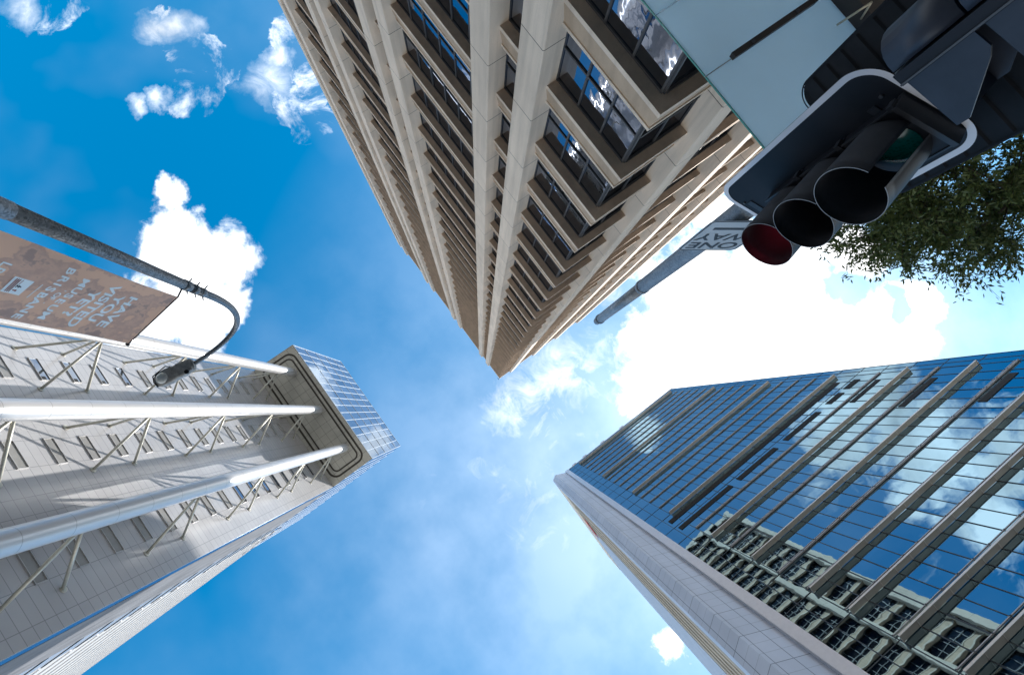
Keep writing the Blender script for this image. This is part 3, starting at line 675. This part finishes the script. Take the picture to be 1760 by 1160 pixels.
# ================================================================ signal pole, sign
SPX, SPY = -0.02, -2.2
T = thing('signal_pole', 'galvanised traffic signal pole with a collar ring behind the one way sign', 'pole', (SPX, SPY, GZ))
g = MB(); g.tube([(SPX, SPY, GZ), (SPX, SPY, 5.16)], .074, 32, cap=True); g.tube([(SPX, SPY, 5.16), (SPX, SPY, 7.1)], .066, 32); g.tube([(SPX, SPY, 7.1), (SPX, SPY, 7.3)], .055, 24); g.build('pole', M['galv'], T)
for za, zb, rr_ in ((5.13, 5.19, .079), (7.08, 7.13, .073)): g = MB(); g.tube([(SPX, SPY, za), (SPX, SPY, zb)], rr_, 32); g.build('collar', M['galv_old'], T)
g = MB()
g.tube([(SPX, SPY, 2.70), (SPX, SPY, 2.78)], .09, 24); g.tube([(SPX-.09, SPY+.02, 2.74), (SPX-.15, SPY+.03, 2.74)], .02, 10); g.tube([(SPX-.12, SPY+.03, 2.72), (SPX-.12, SPY+.03, 2.77)], .03, 8)
g.build('pole_clamp', M['dark_metal'], T)
g = MB(); g.tube([(SPX+.06, SPY+.09, 1.2), (SPX+.07, SPY+.1, 1.9), (SPX+.03, SPY+.13, 2.3), (SPX+.05, SPY+.1, 2.6)], .012, 8); g.build('cable', M['black'], T)
hR = Vector((-.58, .81, 0)).normalized(); hN = Vector((.81, .58, 0)).normalized(); UP = Vector((0, 0, 1))
sc = Vector((SPX, SPY, 0)) + hN*.10 + hR*(-.0) + Vector((0.0, 0, 3.31))
ec = sc - hR*0 
T = thing('street_sign', 'white rectangular ONE WAY sign with black lettering and border on the pole', 'sign', (SPX, SPY+.1, 3.31))
def rrect(w, h, r, n=6):
    pts = []
    for cx, cy, a0 in ((w-r, h-r, 0), (-w+r, h-r, 90), (-w+r, -h+r, 180), (w-r, -h+r, 270)):
        for i in range(n+1): a = R(a0+90*i/n); pts.append((cx+r*math.cos(a), cy+r*math.sin(a)))
    return pts
def plate(w, h, r, c, rx, uy, nn, t0, t1, n=6):
    g = MB(); g.prism(rrect(w, h, r, n), t0, t1, lambda p, q, a: tuple(c + rx*p + uy*q + nn*a)); return g
def band(w, h, r, wd, c, rx, uy, nn, t, n=8, inset=0.0):
    o = rrect(w-inset, h-inset, max(.001, r-inset), n); i_ = rrect(w-inset-wd, h-inset-wd, max(.001, r-inset-wd), n); g = MB(); m_ = len(o)
    P = lambda q: tuple(c+rx*q[0]+uy*q[1]+nn*t)
    for k in range(m_): b_ = (k+1) % m_; g.face([P(o[k]), P(o[b_]), P(i_[b_]), P(i_[k])])
    return g
sc = sc + hR*(.02)
plate(.23, .30, .045, sc, hR, UP, hN, -.003, 0).build('sign_plate', M['sign_white'], T)
band(.23, .30, .045, .012, sc, hR, UP, hN, .0015, inset=.006).build('border', M['sign_black'], T)
lettering('ONE', .185, sc+UP*(3.43-3.31), hR, UP, M['sign_black'], T, bold=.003, sx=.98); lettering('WAY', .185, sc+UP*(3.25-3.31), hR, UP, M['sign_black'], T, bold=.003, sx=.92)
g = MB(); ap = [(-.19, -.16), (-.11, -.115), (-.11, -.14), (.155, -.14), (.155, -.18), (-.11, -.18), (-.11, -.205)]
for poly in ([ap[0], ap[1], ap[6]], [ap[2], ap[3], ap[4], ap[5]]): g.face([tuple(sc+hR*p+UP*q+hN*.0015) for p, q in poly])
g.build('arrow', M['sign_black'], T)
g = MB(); g.obox(sc-hN*.03+UP*.2, hR, UP, hN, .09, .015, .012); g.obox(sc-hN*.03-UP*.2, hR, UP, hN, .09, .015, .012); g.build('sign_bracket', M['galv'], T)
# ================================================================ traffic signals
def visor(c, n, L, r, gap, Lb, parent, tilt=0.0):
    """tunnel visor: shell round axis n, open slot underneath, length L at the top and Lb beside the slot"""
    n = n.normalized(); sd = n.cross(UP).normalized(); u = sd.cross(n)
    g = MB(); g.smooth = True; N_ = 48; a0 = -math.pi/2+gap/2; a1 = 3*math.pi/2-gap/2; rings = []
    for rr_ in (r, r-.003):
        for s_ in range(7):
            row = []
            for k in range(N_+1):
                a = a0+(a1-a0)*k/N_; tt = (math.sin(a)+1)/2; Le = Lb+(L-Lb)*min(1, tt*1.3)
                p = c + n*(Le*s_/6) + (sd*math.cos(a)+u*math.sin(a))*rr_*(1+.03*s_/6); row.append(len(g.v)); g.v.append(tuple(p))
            rings.append(row)
    for half in (0, 1):
        for s_ in range(6):
            A_, B_ = rings[half*7+s_], rings[half*7+s_+1]
            for k in range(N_):
                q_ = (A_[k], A_[k+1], B_[k+1], B_[k]); g.fidx(q_ if half else q_[::-1])
    g.m = 1; g.smooth = False; A_, B_ = rings[6], rings[13]
    for k in range(N_): g.fidx((A_[k], A_[k+1], B_[k+1], B_[k]))
    g.m = 0
    for k in (0, N_):
        for s_ in range(6): g.fidx((rings[s_][k], rings[s_+1][k], rings[7+s_+1][k], rings[7+s_][k]))
    return g.build('visor', [M['visor'], M['visor_rim']], parent, fix=False)
def lens_disc(c, n, r, mat, parent):
    n = n.normalized(); sd = n.cross(UP).normalized(); u = sd.cross(n); g = MB(); g.smooth = True
    for (rr_, dd) in ((r, 0), (r*.75, .012), (r*.4, .02), (r*.05, .023)): g.v += [tuple(c+n*dd+(sd*math.cos(2*math.pi*k/28)+u*math.sin(2*math.pi*k/28))*rr_) for k in range(28)]
    for i in range(3):
        for k in range(28): g.fidx((i*28+k, i*28+(k+1) % 28, (i+1)*28+(k+1) % 28, (i+1)*28+k))
    g.fidx([84+k for k in range(28)]); g.build('lens', mat, parent)
# main signal
n1 = Vector((.375, .927, 0)).normalized(); t1 = Vector((n1.y, -n1.x, 0))
bc = Vector((.062, -2.07, 2.23)); vh = Vector((.16, .985, 0)).normalized()
T = thing('traffic_signal', 'large black three lamp traffic signal on a white edged backboard, red lamp lit', 'traffic signal', (.055, -2.07, 1.6))
plate(.288, .60, .13, bc, t1, UP, n1, -.004, 0, 10).build('backboard', M['board'], T)
band(.288, .60, .13, .028, bc, t1, UP, n1, .002, 12).build('white_border', M['white_edge'], T)
for (p, q, r_) in ((-.12, -.50, .008), (.16, -.50, .008), (-.12, .54, .007), (.02, -.54, .02)): g = MB(); g.tube([bc+t1*p+UP*q, bc+t1*p+UP*q+n1*.008], r_, 12); g.build('bolt', M['frame_grey'], T)
lc = bc + t1*.065
g = MB()
for i, dz in enumerate((-.395+.0, -.095, .205)):
    g.obox(lc+UP*(1.84+.295*i-2.235)+n1*.03, t1, UP, n1, .135, .143, .03)
g.build('housing', M['board'], T)
g = MB(); g.obox(lc+UP*(1.685-2.235)+n1*.035, t1, UP, n1, .14, .012, .042)
for s_ in (-1, 1): g.obox(lc+UP*(2.13-2.235)+n1*.062+t1*.137*s_, t1, UP, n1, .004, .45, .004)
for i in range(3):
    g.obox(lc+UP*(1.70+.295*i-2.235)+n1*.05-t1*.142, t1, UP, n1, .012, .014, .02)
g.build('housing_seam', M['dark_metal'], T)
for i, nm in enumerate(('lens_green', 'lens_amber', 'lens_red')):
    c = lc + UP*(1.84+.295*i-2.235) + n1*.06; vd = (vh + UP*(-.07)).normalized()
    lens_disc(c+n1*.004, n1, .105, M[nm], T); visor(c, vd, .35, .134, .62, .34, T)
g = MB(); g.obox(Vector((SPX+.01, SPY+.1, 2.74)), t1, UP, n1, .05, .02, .06); g.obox(Vector((SPX+.01, SPY+.1, 1.8)), t1, UP, n1, .05, .02, .06); g.build('mounting_bracket', M['dark_metal'], T)
# rear signal (ribbed back board, faces the other way)
n2 = Vector((.03, 1, 0)).normalized(); t2v = Vector((n2.y, -n2.x, 0)); rc = Vector((.02, -2.40, 1.58))
T = thing('traffic_signal', 'rear traffic signal with a ribbed black backboard, seen from behind beneath the white edged one', 'traffic signal', (.045, -2.36, .9))
plate(.385, .79, .11, rc, t2v, UP, n2, -.02, 0, 10).build('backboard', M['ribbed'], T)
g = MB()
for i in range(15):
    zz = -.70+.1*i; 
    g.prism([(zz-.045, 0.001), (zz+.045, 0.001), (zz-.035, .007)], -.37, .37, lambda p, q, a: tuple(rc + t2v*a + UP*p + n2*q))
g.build('rib', M['ribbed'], T)
band(.385, .79, .11, .008, rc, t2v, UP, n2, .018, 12).build('board_edge', M['board'], T)
g = MB(); g.obox(rc+n2*.05+UP*(-.1), t2v, UP, n2, .10, .62, .05); g.build('housing', M['house'], T)
g = MB()
for zz in (2.05, 1.75, 1.45): g.obox(Vector((SPX, SPY-.08, zz)), t2v, UP, n2, .05, .02, .08)
g.build('mounting_bracket', M['dark_metal'], T)
# side signal facing +X
n3 = Vector((.985, -.17, 0)).normalized(); t3 = Vector((n3.y, -n3.x, 0)); s3 = Vector((-.065, -1.80, 1.245))
T = thing('traffic_signal', 'side facing dark blue grey signal with square cut hoods in the upper right corner', 'traffic signal', (-.045, -1.8, .6))
g = MB()
for i in range(3):
    cc = s3 + UP*(-.245*i)
    # rounded back body
    pts = []
    for k in range(13): a = math.pi/2+math.pi*k/12; pts.append((.115*math.cos(a)*.95, .112*math.sin(a)))
    g.smooth = True; g.prism(pts, -.118, .118, lambda p, q, a: tuple(cc + n3*(p-.03) + t3*q + UP*a)); g.smooth = False
g.build('housing', M['house'], T)
g = MB(); g.obox(s3+UP*(-.245), t3, UP, n3, .125, .365, .022); g.build('door_frame', M['board'], T)
g = MB(); g.obox(s3+UP*(-.245)+t3*-.127+n3*.016, t3, UP, n3, .003, .365, .003); g.obox(s3+UP*(-.245)+t3*.127+n3*.016, t3, UP, n3, .003, .365, .003); g.build('trim_strip', M['frame_grey'], T)
for i in range(3):
    c = s3 + UP*(-.245*i) + n3*.022
    # box-sided hood: side cheeks and a top, cut back underneath
    g = MB()
    def P3(p, q, a): return c + n3*p + t3*q + UP*a
    r_ = .112; tk = .004; pr = [(0, .105), (.205, .105), (.205, .07), (.085, -.085), (.06, -.105), (0, -.105)]
    for sgn in (-1, 1): g.prism(pr, sgn*r_-tk, sgn*r_+tk, lambda p, q, a: tuple(P3(p, a, q)))
    g.prism([(-r_, 0), (r_, 0), (r_, tk*2), (-r_, tk*2)], 0, .205, lambda p, q, a: tuple(P3(a, p, .105+q)))
    g.build('hood', M['house'], T, fix=True)
    lens_disc(c+n3*.001, n3, .095, M['black'], T)
g = MB(); g.tube([s3+UP*(.1)-n3*.1, Vector((SPX, SPY+.05, 1.42))], .03, 12); g.tube([s3+UP*(-.55)-n3*.1, Vector((SPX, SPY+.05, .75))], .03, 12); g.build('mounting_bracket', M['dark_metal'], T)
# ================================================================ canopy
T = thing('glass_canopy', 'frosted pale blue glass street canopy with dark clamp bars and a dark steel beam', 'canopy', (-3, -6, 4.9))
ZC = 5.0; xs = [.32]+[-1.51-.93*i for i in range(0, 12)]
for a, b in zip(xs[:-1], xs[1:]):
    g = MB(); g.box(b+.008, a-.008, -6.18, -4.27, ZC, ZC+.019); g.build('glass_panel', M['canopy'], T)
g = MB(); 
for a, b in zip(xs[:-1], xs[1:]): g.box(b+.006, a-.006, -4.272, -4.262, ZC-.001, ZC+.02)
g.build('glass_edge', plain('green_glass_edge', (0.08, 0.30, 0.26), 0.2), T)
for x in xs[1:-1]:
    g = MB(); g.prism([(x-.035, ZC-.075), (x+.035, ZC-.075), (x+.03, ZC-.01), (x-.03, ZC-.01)], -5.96, -4.65, lambda p, q, a: (p, a, q)); cb = g.build('clamp_bar', M['canopy_dark'], T, fix=True)
    for yy in (-4.95, -5.65): g = MB(); g.tube([(x, yy, ZC-.088), (x, yy, ZC-.072)], .022, 12); g.build('bolt', M['frame_grey'], cb)
g = MB(); g.box(-12, .4, -6.5, -6.19, ZC-.22, ZC+.18); g.box(-12, .4, -6.52, -6.17, ZC-.24, ZC-.22); g.build('beam', M['canopy_dark'], T)
g = MB(); g.box(-12, .4, -8.05, -6.5, ZC-.05, ZC+.1); g.build('soffit', M['canopy_soffit'], T)
g = MB(); g.tube([(-1.12, -6.0, ZC-.02), (-1.0, -5.93, ZC-.5)], .012, 8); g.tube([(-1.0, -5.93, ZC-.5), (-1.0, -6.2, ZC-.1)], .012, 8); g.build('strut', M['brass'], T)
# ================================================================ tree
T = thing('street_tree', 'leafy green street tree overhanging the right edge above the glass tower', 'tree', (1.6, -11.6, GZ))
rt = random.Random(11)
C0 = Vector((1.1, -11.4, 8.6)); RAD = Vector((2.9, 3.6, 2.9))
br = MB(); lf = MB()
def limb(a, b, r0, r1, bend=.25, n=6):
    a, b = Vector(a), Vector(b); off = Vector((rt.uniform(-1, 1), rt.uniform(-1, 1), rt.uniform(-.2, .8)))*bend*(b-a).length*.35
    pts = [a*(1-t)+b*t+off*math.sin(math.pi*t) for t in [i/n for i in range(n+1)]]
    br.tube(pts, [r0+(r1-r0)*i/n for i in range(n+1)], 7); return pts
trunk = [Vector((1.6, -11.6, GZ)), Vector((1.65, -11.55, 1.5)), Vector((1.5, -11.5, 4.2)), Vector((1.4, -11.4, 6.6))]
br.tube(trunk, [.24, .19, .16, .11], 14)
def leaf(p, d, L, w):
    d = d.normalized(); s_ = d.cross(Vector((rt.uniform(-1, 1), rt.uniform(-1, 1), rt.uniform(-1, 1)))).normalized()*w
    lf.face([tuple(p), tuple(p+d*L*.45+s_), tuple(p+d*L), tuple(p+d*L*.45-s_)])
def rnd(): return Vector((rt.gauss(0, 1), rt.gauss(0, 1), rt.gauss(0, 1)))
ncl = 0
mains = []
for i in range(11):
    a = 2*math.pi*i/11+rt.uniform(-.2, .2); e = rt.uniform(-.35, .7); d = Vector((math.cos(a)*math.cos(e), math.sin(a)*math.cos(e), math.sin(e)))
    tgt = C0 + Vector((d.x*RAD.x, d.y*RAD.y, d.z*RAD.z))*.78
    mains += limb(trunk[2+(i % 2)]-Vector((0, 0, rt.uniform(0, 1))), tgt, .075, .02)[2:]
while ncl < 720:
    d = rnd().normalized(); rr_ = rt.uniform(.25, 1)**.55*rt.uniform(.86, 1.07)
    p = C0 + Vector((d.x*RAD.x, d.y*RAD.y, d.z*RAD.z))*rr_
    if math.sin(p.x*2.3+1)+math.sin(p.y*2.1+.4)+math.sin(p.z*2.7+2) < -1.05: continue
    base = min(mains, key=lambda q: (q-p).length); ncl += 1
    tw = limb(base, p, .018, .005, .3, 4)
    out = (p-C0).normalized()+Vector((0, 0, -.35))
    for j in range(5):
        s0 = tw[-1] if j else tw[-2]; e0 = s0 + (out*rt.uniform(.2, .45) + rnd()*.22); br.tube([s0, e0], [.005, .002], 4, cap=False)
        for k in range(34):
            t = rt.uniform(.05, 1.1); q = s0+(e0-s0)*t + rnd()*.055; leaf(q, (e0-s0).normalized()*.7+rnd()*.6, rt.uniform(.09, .15), rt.uniform(.014, .025))
br.build('trunk', M['bark'], T); lf.build('crown', M['leaf'], T)
